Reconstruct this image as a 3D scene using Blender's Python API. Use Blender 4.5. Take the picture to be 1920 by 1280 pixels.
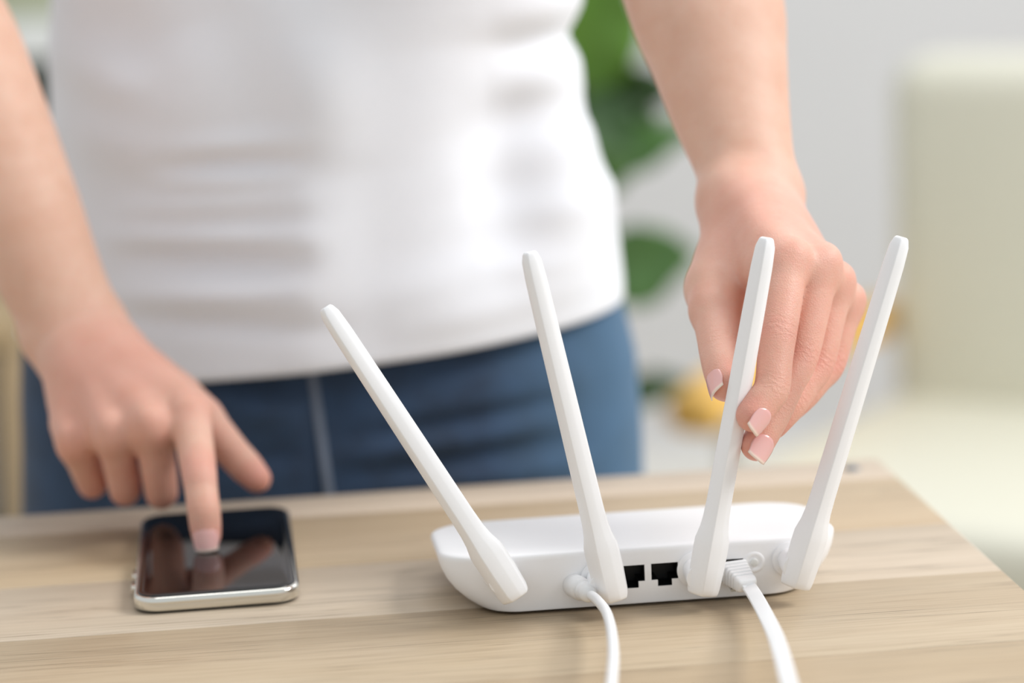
import bpy, bmesh, math, random
import numpy as np
from mathutils import Vector, Matrix

for o in list(bpy.data.objects):
    bpy.data.objects.remove(o, do_unlink=True)
SC = bpy.context.scene
COL = SC.collection
TZ = 0.75                      # height of the table top above the floor
random.seed(4)

# ------------------------------------------------------------------ camera
FPX, PITCH, YAW, ROLL, CAMH = 4533.0, 0.18343, 0.09703, -0.04324, 0.29771
def cam_axes():
    cy, sy = math.cos(YAW), math.sin(YAW); cp, sp = math.cos(PITCH), math.sin(PITCH)
    fwd = Vector((sy*cp, cy*cp, -sp)); right = Vector((cy, -sy, 0)); up = right.cross(fwd)
    cr, sr = math.cos(ROLL), math.sin(ROLL)
    return right*cr + up*sr, -right*sr + up*cr, fwd
AR, AU, AF = cam_axes()
CAMP = Vector((0, 0, CAMH + TZ))
cam_d = bpy.data.cameras.new('camera'); cam = bpy.data.objects.new('camera', cam_d); COL.objects.link(cam)
cam.matrix_world = Matrix(((AR.x, AU.x, -AF.x, CAMP.x), (AR.y, AU.y, -AF.y, CAMP.y), (AR.z, AU.z, -AF.z, CAMP.z), (0, 0, 0, 1)))
cam_d.lens = 85.0; cam_d.sensor_width = 36.0; cam_d.clip_start = 0.05
cam_d.dof.use_dof = True; cam_d.dof.focus_distance = 0.995; cam_d.dof.aperture_fstop = 3.4
cam_d.dof.aperture_blades = 0
SC.camera = cam

# ------------------------------------------------------------------ light
W = bpy.data.worlds.new('world'); SC.world = W; W.use_nodes = True
W.node_tree.nodes['Background'].inputs[0].default_value = (0.93, 0.97, 1.0, 1)
W.node_tree.nodes['Background'].inputs[1].default_value = 0.74
def area(name, loc, target, size, size_y, energy, color=(1, 1, 1)):
    l = bpy.data.lights.new(name, 'AREA'); l.shape = 'RECTANGLE'; l.size = size; l.size_y = size_y
    l.energy = energy; l.color = color
    o = bpy.data.objects.new(name, l); COL.objects.link(o); o.location = loc
    o.rotation_euler = (Vector(target) - Vector(loc)).to_track_quat('-Z', 'Y').to_euler()
    return o
area('window_light', (2.75, 0.60, 3.05), (0.05, 1.15, 0.85), 1.4, 1.4, 92, (1.0, 0.99, 0.985))
area('ceiling_light', (0.2, 1.9, 2.7), (0.15, 1.1, 0.8), 1.2, 1.0, 12, (1, 1, 1))
area('room_fill_light', (1.9, 2.9, 2.3), (0.5, 3.2, 0.7), 1.5, 1.2, 9, (1, 1, 1))  # added fill for the back wall and armchair, no window modelled
SC.view_settings.view_transform = 'Standard'; SC.view_settings.look = 'None'
SC.view_settings.gamma = 1.0; SC.view_settings.use_curve_mapping = False
SC.view_settings.exposure = 0.0

# ------------------------------------------------------------------ helpers
def at(px, py, Y):
    """world point on the sight line of photo pixel (px,py) at depth plane y=Y"""
    d = AF + AR*((px - 960)/FPX) - AU*((py - 640)/FPX)
    return CAMP + d*(Y/d.y)
def onz(px, py, z):
    """world point on the sight line of a photo pixel at height z above the table top"""
    d = AF + AR*((px - 960)/FPX) - AU*((py - 640)/FPX)
    return CAMP + d*((z - CAMH)/d.z)
def lin(c):
    return tuple(((v/255)/12.92 if v/255 <= 0.04045 else (((v/255) + 0.055)/1.055)**2.4) for v in c[:3]) + (1.0,)
class NT:
    """small node-tree writer"""
    def __init__(s, name, rough=0.5, **kw):
        s.m = bpy.data.materials.new(name); s.m.use_nodes = True
        s.t = s.m.node_tree; s.b = s.t.nodes['Principled BSDF']
        s.b.inputs['Roughness'].default_value = rough
        for k, v in kw.items():
            s.b.inputs[k.replace('_', ' ')].default_value = v
    def n(s, typ, **kw):
        x = s.t.nodes.new(typ)
        for k, v in kw.items():
            if k[0] == '_': setattr(x, k[1:], v)
            else: x.inputs[k.replace('__', ' ')].default_value = v
        return x
    def l(s, a, b): s.t.links.new(a, b)
    def coords(s, scale=(1, 1, 1), kind='Object'):
        tc = s.n('ShaderNodeTexCoord'); mp = s.n('ShaderNodeMapping'); mp.inputs['Scale'].default_value = scale
        s.l(tc.outputs[kind], mp.inputs[0]); return mp.outputs[0]
    def noise(s, vec, scale, detail=3, rough=.5, dist=0):
        x = s.n('ShaderNodeTexNoise'); x.inputs['Scale'].default_value = scale; x.inputs['Detail'].default_value = detail
        x.inputs['Roughness'].default_value = rough; x.inputs['Distortion'].default_value = dist
        s.l(vec, x.inputs['Vector']); return x.outputs['Fac']
    def ramp(s, fac, stops):
        x = s.n('ShaderNodeValToRGB'); e = x.color_ramp.elements
        while len(e) < len(stops): e.new(.5)
        for i, (pp, c) in enumerate(stops):
            e[i].position = pp; e[i].color = c
        s.l(fac, x.inputs[0]); return x.outputs[0]
    def mix(s, fac, a, b, mode='MIX'):
        x = s.n('ShaderNodeMix'); x.data_type = 'RGBA'; x.blend_type = mode
        for src, i in ((fac, 0), (a, 6), (b, 7)):
            if hasattr(src, 'links'): s.l(src, x.inputs[i])
            else: x.inputs[i].default_value = src
        return x.outputs[2]
    def math(s, op, a, b=None, c=None):
        x = s.n('ShaderNodeMath'); x.operation = op
        for i, src in enumerate((a, b, c)):
            if src is None: continue
            if hasattr(src, 'links'): s.l(src, x.inputs[i])
            else: x.inputs[i].default_value = src
        return x.outputs[0]
    def attr(s, name):
        x = s.n('ShaderNodeAttribute'); x.attribute_name = name; return x.outputs['Fac']
    def color(s, c):
        if hasattr(c, 'links'): s.l(c, s.b.inputs['Base Color'])
        else: s.b.inputs['Base Color'].default_value = c
        return s
    def bump(s, h, strength=.2, dist=.001):
        x = s.n('ShaderNodeBump'); x.inputs['Strength'].default_value = strength; x.inputs['Distance'].default_value = dist
        s.l(h, x.inputs['Height'])
        if s.b.inputs['Normal'].is_linked:
            s.l(s.b.inputs['Normal'].links[0].from_socket, x.inputs['Normal'])
        s.l(x.outputs[0], s.b.inputs['Normal']); return s
def simple(name, rgb, rough=.5, var=.04, scale=60, **kw):
    t = NT(name, rough, **kw); c = lin(rgb)
    f = t.noise(t.coords(), scale, 3)
    a = tuple(min(1, v*(1 - var)) for v in c[:3]) + (1,); b = tuple(min(1, v*(1 + var)) for v in c[:3]) + (1,)
    t.color(t.ramp(f, [(.3, a), (.7, b)])); return t.m

def tag(o, label=None, cat=None, group=None, kind=None):
    if label: o['label'] = label
    if cat: o['category'] = cat
    if group: o['group'] = group
    if kind: o['kind'] = kind
    return o
def empty(name, loc=(0, 0, 0)):
    o = bpy.data.objects.new(name, None); COL.objects.link(o); o.location = loc; o.empty_display_size = .02; return o
def put(o, parent):
    if parent is not None:
        o.parent = parent
        o.matrix_parent_inverse = parent.matrix_basis.inverted()   # every object's own matrix stays its world matrix
    return o
def obj_mesh(name, me, mat, parent=None):
    o = bpy.data.objects.new(name, me); COL.objects.link(o)
    if mat is not None and not me.materials: me.materials.append(mat)
    return put(o, parent)
def obj_pd(name, verts, faces, mat, parent=None, smooth=True):
    me = bpy.data.meshes.new(name)
    me.from_pydata([tuple(v) for v in verts], [], faces); me.update()
    if smooth: me.polygons.foreach_set('use_smooth', [True]*len(me.polygons))
    return obj_mesh(name, me, mat, parent)
def obj_bm(name, bm, mat, parent=None, smooth=True):
    me = bpy.data.meshes.new(name); bmesh.ops.recalc_face_normals(bm, faces=bm.faces[:]); bm.to_mesh(me); bm.free()
    if smooth: me.polygons.foreach_set('use_smooth', [True]*len(me.polygons))
    return obj_mesh(name, me, mat, parent)
def bevel(o, w, seg=2, angle=35):
    m = o.modifiers.new('bevel', 'BEVEL'); m.width = w; m.segments = seg; m.limit_method = 'ANGLE'; m.angle_limit = math.radians(angle)
    m.harden_normals = False
    return o
def box_bm(bm, c, s, rz=0.0, M=None):
    r = bmesh.ops.create_cube(bm, size=1.0)
    T = Matrix.Translation(c) @ Matrix.Rotation(rz, 4, 'Z') @ Matrix.Diagonal((*s, 1))
    if M is not None: T = M @ T
    bmesh.ops.transform(bm, matrix=T, verts=r['verts']); return r['verts']
def box(name, c, s, mat, parent=None, bev=0.0, rz=0.0, seg=2, M=None):
    bm = bmesh.new(); box_bm(bm, c, s, rz, M)
    o = obj_bm(name, bm, mat, parent, smooth=bev > 0)
    if bev: bevel(o, bev, seg)
    return o
def loft(name, rings, mat, parent=None, cap=True, smooth=True, closed=True):
    """rings: list of equally long lists of points"""
    n = len(rings[0]); V = [p_ for r in rings for p_ in r]; F = []
    for i in range(len(rings) - 1):
        for j in range(n if closed else n - 1):
            k = (j + 1) % n
            F.append((i*n + j, i*n + k, (i + 1)*n + k, (i + 1)*n + j))
    if cap and closed:
        F.append(tuple(reversed(range(n)))); F.append(tuple(range((len(rings) - 1)*n, len(rings)*n)))
    bm = bmesh.new(); vs = [bm.verts.new(v) for v in V]
    for f in F: bm.faces.new([vs[i] for i in f])
    return obj_bm(name, bm, mat, parent, smooth)
def catmull(P, n):
    """P: list of vectors (any length numpy), n samples per span"""
    P = [np.asarray(q, float) for q in P]; P = [2*P[0] - P[1]] + P + [2*P[-1] - P[-2]]; out = []
    for i in range(1, len(P) - 2):
        for t in np.linspace(0, 1, n, endpoint=False):
            a, b, c, d = P[i - 1], P[i], P[i + 1], P[i + 2]
            out.append(.5*((2*b) + (c - a)*t + (2*a - 5*b + 4*c - d)*t*t + (3*b - a - 3*c + d)*t**3))
    out.append(P[-2]); return out
def tube_rings(path, prof, up=(0, 0, 1)):
    """sweep a 2-d profile [(u,v)] (or function of t) along a path"""
    rings = []; N = len(path); up = Vector(up); prev = None
    for i, q in enumerate(path):
        q = Vector(q); a = Vector(path[max(0, i - 1)]); b = Vector(path[min(N - 1, i + 1)])
        t = (b - a).normalized()
        side = t.cross(up) if prev is None else prev - t*prev.dot(t)
        if side.length < 1e-6: side = t.cross(Vector((1, 0, 0)))
        side.normalize(); prev = side; nrm = side.cross(t)
        pr = prof(i/(N - 1)) if callable(prof) else prof
        rings.append([q + side*u + nrm*v for u, v in pr])
    return rings
def circ(r, n=16, ry=None):
    ry = r if ry is None else ry
    return [(r*math.cos(2*math.pi*i/n), ry*math.sin(2*math.pi*i/n)) for i in range(n)]
def rrect(hx, hy, r, n=6, k=2.0):
    pts = []
    for cx, cy, a0 in ((hx - r, hy - r, 0), (-hx + r, hy - r, 90), (-hx + r, -hy + r, 180), (hx - r, -hy + r, 270)):
        for i in range(n + 1):
            a = math.radians(a0 + 90*i/n); pts.append((cx + r*math.cos(a), cy + r*math.sin(a)))
    return pts

# ------------------------------------------------------------------ room shell
m_wall = simple('wall_paint', (212, 212, 213), .9, .01, 4)
m_floor = simple('floor_laminate', (196, 186, 168), .5, .06, 5)
tag(box('floor', (0.4, 1.7, -0.02), (6.4, 5.6, 0.04), m_floor), kind='structure')
tag(box('wall_back', (0.4, 4.05, 1.35), (6.4, 0.1, 2.7), m_wall), kind='structure')
tag(box('baseboard_back', (0.4, 3.992, 0.05), (6.4, 0.016, 0.1), simple('skirting_paint', (236, 236, 234), .5, .01)), kind='structure')

# ------------------------------------------------------------------ table
def wood_mat(name, ca, cb, cgrain, off):
    t = NT(name, .42)
    def moved(scale, k):
        v = t.coords(scale); mp = t.n('ShaderNodeMapping'); mp.inputs['Location'].default_value = (off*k, off*k*1.7, 0); t.l(v, mp.inputs[0]); return mp.outputs[0]
    big = t.noise(moved((1.1, 40, 1), 1.0), 1.0, 3, .5, .1)
    base = t.ramp(big, [(.3, lin(ca)), (.7, lin(cb))])
    st = t.noise(moved((6, 330, 1), 3.1), 1.0, 2, .5, .05)          # long dark streaks of the open grain
    ridge = t.math('ABSOLUTE', t.math('SUBTRACT', st, .5))
    line = t.ramp(ridge, [(.0, (1, 1, 1, 1)), (.03, (0, 0, 0, 1))])
    gate = t.ramp(t.noise(moved((5, 40, 1), 5.3), 1.0, 2, .5), [(.42, (0, 0, 0, 1)), (.62, (1, 1, 1, 1))])
    fine = t.noise(moved((22, 620, 1), 7.7), 1.0, 3, .6)
    fm = t.ramp(fine, [(.45, (0, 0, 0, 1)), (.75, (1, 1, 1, 1))])
    c = t.mix(t.math('MULTIPLY', fm, .45), base, lin(cgrain))
    c = t.mix(t.math('MULTIPLY', t.math('MULTIPLY', line, gate), .7), c, lin(tuple(v*.74 for v in cgrain)))
    t.color(c); t.bump(fine, .2, .0003)
    t.b.inputs['Specular IOR Level'].default_value = .40
    return t.m
table = empty('table', (-0.3, 0.9, 0))
tag(table, 'light oak wooden table under the router and the phone', 'table')
TX0, TX1 = -0.95, 0.305
bounds = [0.56, 0.66, 0.775, 0.8897, 0.9862, 1.0675, 1.1603, 1.2015]
tones = [((182, 161, 131), (191, 172, 144), (150, 127, 99)), ((184, 164, 135), (193, 175, 148), (154, 131, 103)),
         ((178, 156, 125), (188, 167, 137), (146, 123, 94)), ((184, 164, 136), (193, 175, 148), (148, 125, 97)),
         ((194, 177, 155), (201, 185, 164), (168, 148, 123)), ((185, 162, 131), (193, 172, 142), (160, 136, 106)),
         ((196, 179, 159), (203, 187, 168), (172, 152, 129))]
for i in range(7):
    y0, y1 = bounds[i], bounds[i + 1]
    o = box('plank', ((TX0 + TX1)/2, (y0 + y1)/2, TZ - .0125), (TX1 - TX0, y1 - y0 - .00012, .025), wood_mat('oak_plank', *tones[i], off=i*1.37 + .3), table, bev=.0003, seg=1)
m_leg = simple('table_leg_paint', (232, 230, 224), .5)
for x in (TX0 + .05, TX1 - .06):
    for y in (.61, 1.15):
        box('leg', (x, y, (TZ - .075)/2), (.045, .045, TZ - .075), m_leg, table, bev=.003)
for y in (.61, 1.15):
    box('apron', ((TX0 + TX1)/2, y, TZ - .05), (TX1 - TX0 - .155, .02, .05), m_leg, table)
for x in (TX0 + .05, TX1 - .06):
    box('apron', (x, .88, TZ - .05), (.02, .495, .05), m_leg, table)
bm = bmesh.new(); bmesh.ops.create_cone(bm, cap_ends=True, segments=20, radius1=.0042, radius2=.0036, depth=.0012, matrix=Matrix.Translation((.2872, 1.183, TZ + .0006)))
obj_bm('bolt_cap', bm, simple('bolt_steel', (120, 130, 140), .35, .03, Metallic=.8), table, smooth=False)

# ------------------------------------------------------------------ router
m_plastic = NT('white_plastic', .34); m_plastic.b.inputs['Specular IOR Level'].default_value = .4
pf = m_plastic.noise(m_plastic.coords(), 900, 2); m_plastic.color(m_plastic.ramp(pf, [(.3, lin((246, 246, 247))), (.7, lin((247, 247, 248)))]))
m_plastic = m_plastic.m
m_black = simple('port_black', (6, 6, 7), .5, .1)
m_gold = simple('port_contact', (60, 54, 40), .35, .05, Metallic=.9)
RX, RY0 = 0.1468, 0.972
router = empty('wifi_router', (RX, RY0 + .04, TZ))
tag(router, 'white plastic wireless router with four upright antennas, back ports facing the viewer', 'router')
DEPTH = .088
def router_ring(z, hw, inset, r):
    hd = (DEPTH)/2 - inset/2
    cy = RY0 + DEPTH/2 + inset/2*0.0
    pts = []
    for (u, v) in rrect(hw, hd, r, 10):
        y = cy + v
        k = (y - RY0)/DEPTH
        zz = z*(1 - .30*max(0, k)) if z > .004 else z
        pts.append(Vector((RX + u, y + 0.0, TZ + .0012 + zz)))
    return pts
prof = [(0.0, .0690, .026, .016), (.0008, .0708, .022, .017), (.0035, .0752, .016, .019), (.0075, .0794, .010, .020), (.012, .0825, .006, .021), (.0165, .0845, .003, .022),
        (.0200, .0855, .001, .023), (.0218, .0858, .0, .0235), (.0231, .0857, .0, .0235), (.0241, .0851, .0008, .0230), (.0247, .0840, .0030, .0222), (.0249, .0820, .0070, .0212), (.0250, .0680, .030, .016), (.0251, .034, .06, .007)]
rings = []
for z, hw, inset, r in prof:
    # the rear face stays nearly vertical: inset only from the front, except the small top bevel
    rr = []
    rear = 0.0 if z < .0236 else (inset*.5)
    front = inset if z < .0236 else inset*.5
    y0, y1 = RY0 + rear, RY0 + DEPTH - front
    for (u, v) in rrect(hw, (y1 - y0)/2, min(r, (y1 - y0)/2 - .001), 10):
        y = (y0 + y1)/2 + v; k = (y - RY0)/DEPTH
        zz = z*(1 - .30*k*min(1, z/.01))
        rr.append(Vector((RX + u, y, TZ + .0012 + zz)))
    rings.append(rr)
body = loft('body', rings, m_plastic, router)
bevel(body, .0006, 2, 28)
def port_shape(cx, cz, w=.0114, h=.0071, tw=.006, th=.0028):
    return [(cx - w/2, cz + h/2), (cx + w/2, cz + h/2), (cx + w/2, cz - h/2), (cx + tw/2, cz - h/2), (cx + tw/2, cz - h/2 - th), (cx - tw/2, cz - h/2 - th), (cx - tw/2, cz - h/2), (cx - w/2, cz - h/2)]
PORTS = [(.1407, .0144), (.1549, .0145), (.1833, .0141)]
cut = bmesh.new()
for cx, cz in PORTS:
    pts = port_shape(cx, cz)
    a = [cut.verts.new((x, RY0 - .004, TZ + z)) for x, z in pts]; b = [cut.verts.new((x, RY0 + .0125, TZ + z)) for x, z in pts]
    cut.faces.new(a); cut.faces.new(list(reversed(b)))
    for i in range(8): cut.faces.new((a[i], b[i], b[(i + 1) % 8], a[(i + 1) % 8]))
cutter = obj_bm('cutter', cut, None)
bo = body.modifiers.new('b', 'BOOLEAN'); bo.object = cutter; bo.solver = 'EXACT'
dg = bpy.context.evaluated_depsgraph_get(); dg.update()
nm = bpy.data.meshes.new_from_object(body.evaluated_get(dg)); body.modifiers.clear(); body.data = nm
nm.polygons.foreach_set('use_smooth', [True]*len(nm.polygons))
bpy.data.objects.remove(cutter, do_unlink=True)
es = body.modifiers.new('split', 'EDGE_SPLIT'); es.split_angle = math.radians(40)
for cx, cz in PORTS:                                   # black socket linings with contacts
    pts = port_shape(cx, cz, .0113, .0070, .0059, .0028)
    bm = bmesh.new()
    a = [bm.verts.new((x, RY0 + .0002, TZ + z)) for x, z in pts]; b = [bm.verts.new((x, RY0 + .0115, TZ + z)) for x, z in pts]
    bm.faces.new(b)
    for i in range(8): bm.faces.new((a[i], a[(i + 1) % 8], b[(i + 1) % 8], b[i]))
    me = bpy.data.meshes.new('ethernet_port'); bm.to_mesh(me); bm.free()
    po = obj_mesh('ethernet_port', me, m_black, router); so = po.modifiers.new('s', 'SOLIDIFY'); so.thickness = .0004; so.offset = 1
    bm = bmesh.new()
    for k in range(8): box_bm(bm, (cx + (k - 3.5)*.001, RY0 + .007, TZ + cz + .0026), (.0004, .007, .0003))
    obj_bm('contacts', bm, m_gold, po, smooth=False)
def disc(name, c, r1, r2, depth, mat, parent, seg=32, bev=.0003):
    """cylinder whose axis is Y (c = centre)"""
    bm = bmesh.new(); bmesh.ops.create_cone(bm, cap_ends=True, segments=seg, radius1=r1, radius2=r2, depth=depth)
    bmesh.ops.transform(bm, matrix=Matrix.Translation(c) @ Matrix.Rotation(math.radians(90), 4, 'X'), verts=bm.verts[:])
    o = obj_bm(name, bm, mat, parent)
    bevel(o, bev, 2, 40); return o
# reset button in a shallow dish
bm = bmesh.new()
bc = Vector((.1932, RY0, TZ + .0156))
rgs = []
for r, y in ((.0050, .0003), (.0044, -.0003), (.0034, -.0004), (.0024, .0000), (.0019, .0004)):
    rgs.append([bc + Vector((r*math.cos(2*math.pi*i/32), y, r*math.sin(2*math.pi*i/32))) for i in range(32)])
loft('button_ring', rgs, m_plastic, router, cap=False)
disc('reset_button', bc + Vector((0, -.0002, 0)), .0017, .0017, .0016, simple('button_plastic', (226, 226, 222), .4, .01), router)

# antennas: ridged hexagonal rods widening to a knuckle at the hinge
def antenna(bpx, tpx, Yb, Yt, twist, hinge_px):
    B = at(*bpx, Yb); T = at(*tpx, Yt); L = (T - B).length; ax = (T - B).normalized()
    side = ax.cross(Vector((0, 1, 0))).normalized()*-1; front = side.cross(ax).normalized()
    if front.y > 0: front = -front
    if side.x < 0: side = -side
    c, s = math.cos(math.radians(twist)), math.sin(math.radians(twist))
    sd = side*c + front*s; fr = front*c - side*s
    ant = empty('antenna', B); put(ant, router)
    secs = [(-.0004, .0058, .0036, .0040), (.0005, .0064, .0046, .0052), (.003, .0068, .0056, .0062), (.012, .0072, .0062, .0066), (.0205, .0073, .0062, .0062), (.0235, .0072, .0061, .0058), (.0285, .0060, .0056, .0046), (.033, .0055, .0052, .0040), (.040, .0053, .0050, .0037),
            (.08, .0050, .0048, .0035), (L*.8, .0047, .0045, .0033), (L - .012, .0045, .0042, .0032), (L - .004, .0041, .0036, .0029), (L - .0008, .0031, .0026, .0022), (L, .0024, .0018, .0016)]
    rr = []
    for z, w, d, b in secs:
        q = B + ax*z
        rr.append([q + fr*d*1.0 + sd*(-w*.04), q + sd*w*.62 + fr*d*.52, q + sd*w + fr*(d*.02), q + sd*w*.92 - fr*b*.7, q - fr*b + sd*w*.6, q - fr*b - sd*w*.6, q - sd*w*.92 - fr*b*.7, q - sd*w + fr*d*.02, q - sd*w*.62 + fr*d*.46])
    o = loft('rod', rr, m_plastic, ant)
    bevel(o, .0006, 2, 14)
    hp = at(*hinge_px, RY0); hp.y = RY0
    yb = (B + ax*((hp.z - B.z)/max(ax.z, .3))).y
    disc('hinge', Vector((hp.x, (RY0 + yb)/2 + .001, hp.z)), .0052, .0060, (RY0 - yb) + .002, m_plastic, ant)
    disc('hinge_collar', Vector((hp.x, RY0 - .0006, hp.z)), .0070, .0078, .0016, m_plastic, ant)
    return ant
antenna((966, 1121), (609, 576), .957, .972, 20, (937, 1072))
antenna((1149, 1124), (992, 472), .957, .957, 20, (1122, 1083))
antenna((1317, 1113), (1438, 445), .957, .957, 10, (1302, 1066))
antenna((1491, 1099), (1691, 444), .957, .957, 12, (1480, 1047))

# ------------------------------------------------------------------ cables
m_cable = simple('cable_white', (238, 238, 238), .4, .01)
pw = empty('power_cable', at(1078, 1100, RY0)); tag(pw, 'thin round white power cable plugged into the back left of the router', 'cable')
pc = at(1076, 1098, RY0 - .001); pc.y = RY0 + .001
p1 = at(1106, 1114, .955); axp = (p1 - pc).normalized()
def lathe(name, base, axis, prof_, mat, parent, n=24):
    axis = Vector(axis).normalized(); s = axis.cross(Vector((0, 0, 1))).normalized(); u = s.cross(axis)
    return loft(name, [[base + axis*z + (s*math.cos(2*math.pi*i/n) + u*math.sin(2*math.pi*i/n))*r for i in range(n)] for z, r in prof_], mat, parent)
lp = [(0, .0046), (.001, .0050), (.009, .0049), (.0105, .0044)]
z = .0105
for k in range(3): lp += [(z + .0004, .0038), (z + .0012, .0038), (z + .0015, .0042 - k*.0003), (z + .0024, .0041 - k*.0003)]; z += .0025
lp += [(z + .0003, .0031), (z + .002, .0024)]
lathe('plug', pc, axp, lp, m_cable, pw)
path = [pc + axp*.016, pc + axp*.020, onz(1122, 1127, .0115), onz(1137, 1148, .0130), onz(1146, 1180, .0160), onz(1150, 1225, .0190), onz(1147, 1275, .0200), onz(1140, 1340, .0190), onz(1122, 1450, .0120), onz(1095, 1640, .0021)]
path = [Vector(q) for q in catmull(path, 8)]
loft('cord', tube_rings(path, circ(.0021, 14)), m_cable, pw)

et = empty('ethernet_cable', at(1388, 1068, RY0)); tag(et, 'flat white ethernet cable with ribbed plug in the right port of the router', 'cable')
E0 = Vector((.1833, RY0 + .001, TZ + .0132)); eax = Vector((.24, -.94, -.20)).normalized()
es_ = eax.cross(Vector((0, 0, 1))).normalized(); eu = es_.cross(eax)
def sweep(base, prof_, n=4):
    return [[base + eax*z + es_*u + eu*v for u, v in rrect(hx, hy, r, n)] for z, hx, hy, r in prof_]
m_clear = NT('clear_plug', .15); m_clear.color(lin((225, 222, 214))); m_clear.b.inputs['Transmission Weight'].default_value = .35; m_clear = m_clear.m
loft('connector', sweep(E0 + eu*-.0005, [(-.008, .0054, .0030, .0006), (.003, .0054, .0032, .0006)]), m_clear, et)
tabm = bmesh.new(); box_bm(tabm, (0, 0, 0), (.004, .012, .001)); bmesh.ops.transform(tabm, matrix=Matrix.Translation(E0 + Vector((0, -.004, -.0058))) @ Matrix.Rotation(math.radians(8), 4, 'X'), verts=tabm.verts[:])
obj_bm('latch', tabm, m_clear, et, smooth=False)
bp = [(.0015, .0056, .0043, .0012), (.0022, .0061, .0048, .0014)]
z = .0024
for k in range(5):
    w = .0061 - k*.00028; h = .0047 - k*.00030
    bp += [(z, w, h, .0014), (z + .0013, w - .0001, h - .0001, .0014), (z + .0014, w - .0008, h - .0007, .0012), (z + .0020, w - .0009, h - .0008, .0012), (z + .0021, w - .0003, h - .0003, .0014)]
    z += .0021
bp += [(z + .002, .0046, .0032, .0014), (z + .0035, .0042, .0026, .0013), (z + .0040, .0036, .0018, .001)]
bo_ = loft('boot', sweep(E0, bp), m_cable, et)
bevel(bo_, .0002, 2, 40)
e1 = E0 + eax*(z + .003)
path = [e1, e1 + eax*.003, onz(1420, 1124, .0105), onz(1437, 1156, .0130), onz(1453, 1190, .0170), onz(1465, 1226, .0200), onz(1478, 1275, .0215), onz(1494, 1340, .0200), onz(1510, 1440, .0120), onz(1540, 1640, .0010)]
path = [Vector(q) for q in catmull(path, 8)]
cw = lambda t: rrect(.0031, .00085, .0006, 3)
o = loft('cord', tube_rings(path, cw), m_cable, et); bevel(o, .0001, 1, 60)

# ------------------------------------------------------------------ phone
PX, PY, PA = -.03512, 1.0836, math.radians(1.13)
phone = empty('smartphone', (PX, PY, TZ)); tag(phone, 'black glass smartphone with a chrome rim lying flat, screen up', 'phone')
def prr(hx, hy, r, z, n=8):
    c, s = math.cos(PA), math.sin(PA)
    return [Vector((PX + u*c - v*s, PY + u*s + v*c, TZ + z)) for u, v in rrect(hx, hy, r, n)]
m_chrome = NT('chrome_rim', .10, Metallic=1.0); m_chrome.color(lin((226, 224, 216))); cf = m_chrome.noise(m_chrome.coords(), 300, 2); m_chrome.bump(cf, .01, .0001); m_chrome = m_chrome.m
m_glass = NT('black_glass', .03); gf = m_glass.noise(m_glass.coords(), 40, 2); m_glass.color(m_glass.ramp(gf, [(.3, (.0035, .0035, .004, 1)), (.7, (.005, .005, .0055, 1))]))
m_glass.b.inputs['Specular IOR Level'].default_value = .36; m_glass = m_glass.m
m_bez = simple('bezel_black', (10, 10, 11), .12, .05)
m_under = simple('phone_back', (24, 26, 24), .3, .05)
w, l = .0715/2, .1467/2
loft('back_panel', [prr(w - .0022, l - .0022, .0095, .0002), prr(w - .0009, l - .0009, .0103, .0008), prr(w - .0008, l - .0008, .0104, .0012)], m_under, phone)
o = loft('rim', [prr(w - .0010, l - .0010, .0105, .0010), prr(w - .0003, l - .0003, .0110, .0014), prr(w, l, .0112, .0021), prr(w, l, .0112, .0058), prr(w - .0003, l - .0003, .0110, .0066), prr(w - .0012, l - .0012, .0104, .0072), prr(w - .0024, l - .0024, .0094, .0073)], m_chrome, phone)
o = loft('bezel', [prr(w - .0016, l - .0016, .0099, .0070), prr(w - .0018, l - .0018, .0098, .00765), prr(w - .0024, l - .0024, .0094, .0079), prr(w - .0044, l - .0044, .0075, .0080)], m_bez, phone)
o = loft('screen', [prr(w - .0040, l - .0040, .0078, .0078), prr(w - .0040, l - .0040, .0078, .00802), prr(w - .0044, l - .0044, .0075, .00806)], m_glass, phone)
for v in (-.022, -.0405):
    c, s = math.cos(PA), math.sin(PA)
    q = Vector((PX - (w + .0006)*c - v*s, PY - (w + .0006)*s + v*c, TZ + .004))
    o = box('volume_button', q, (.0022, .009, .0026), m_chrome, phone, bev=.0008, rz=PA)

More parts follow.
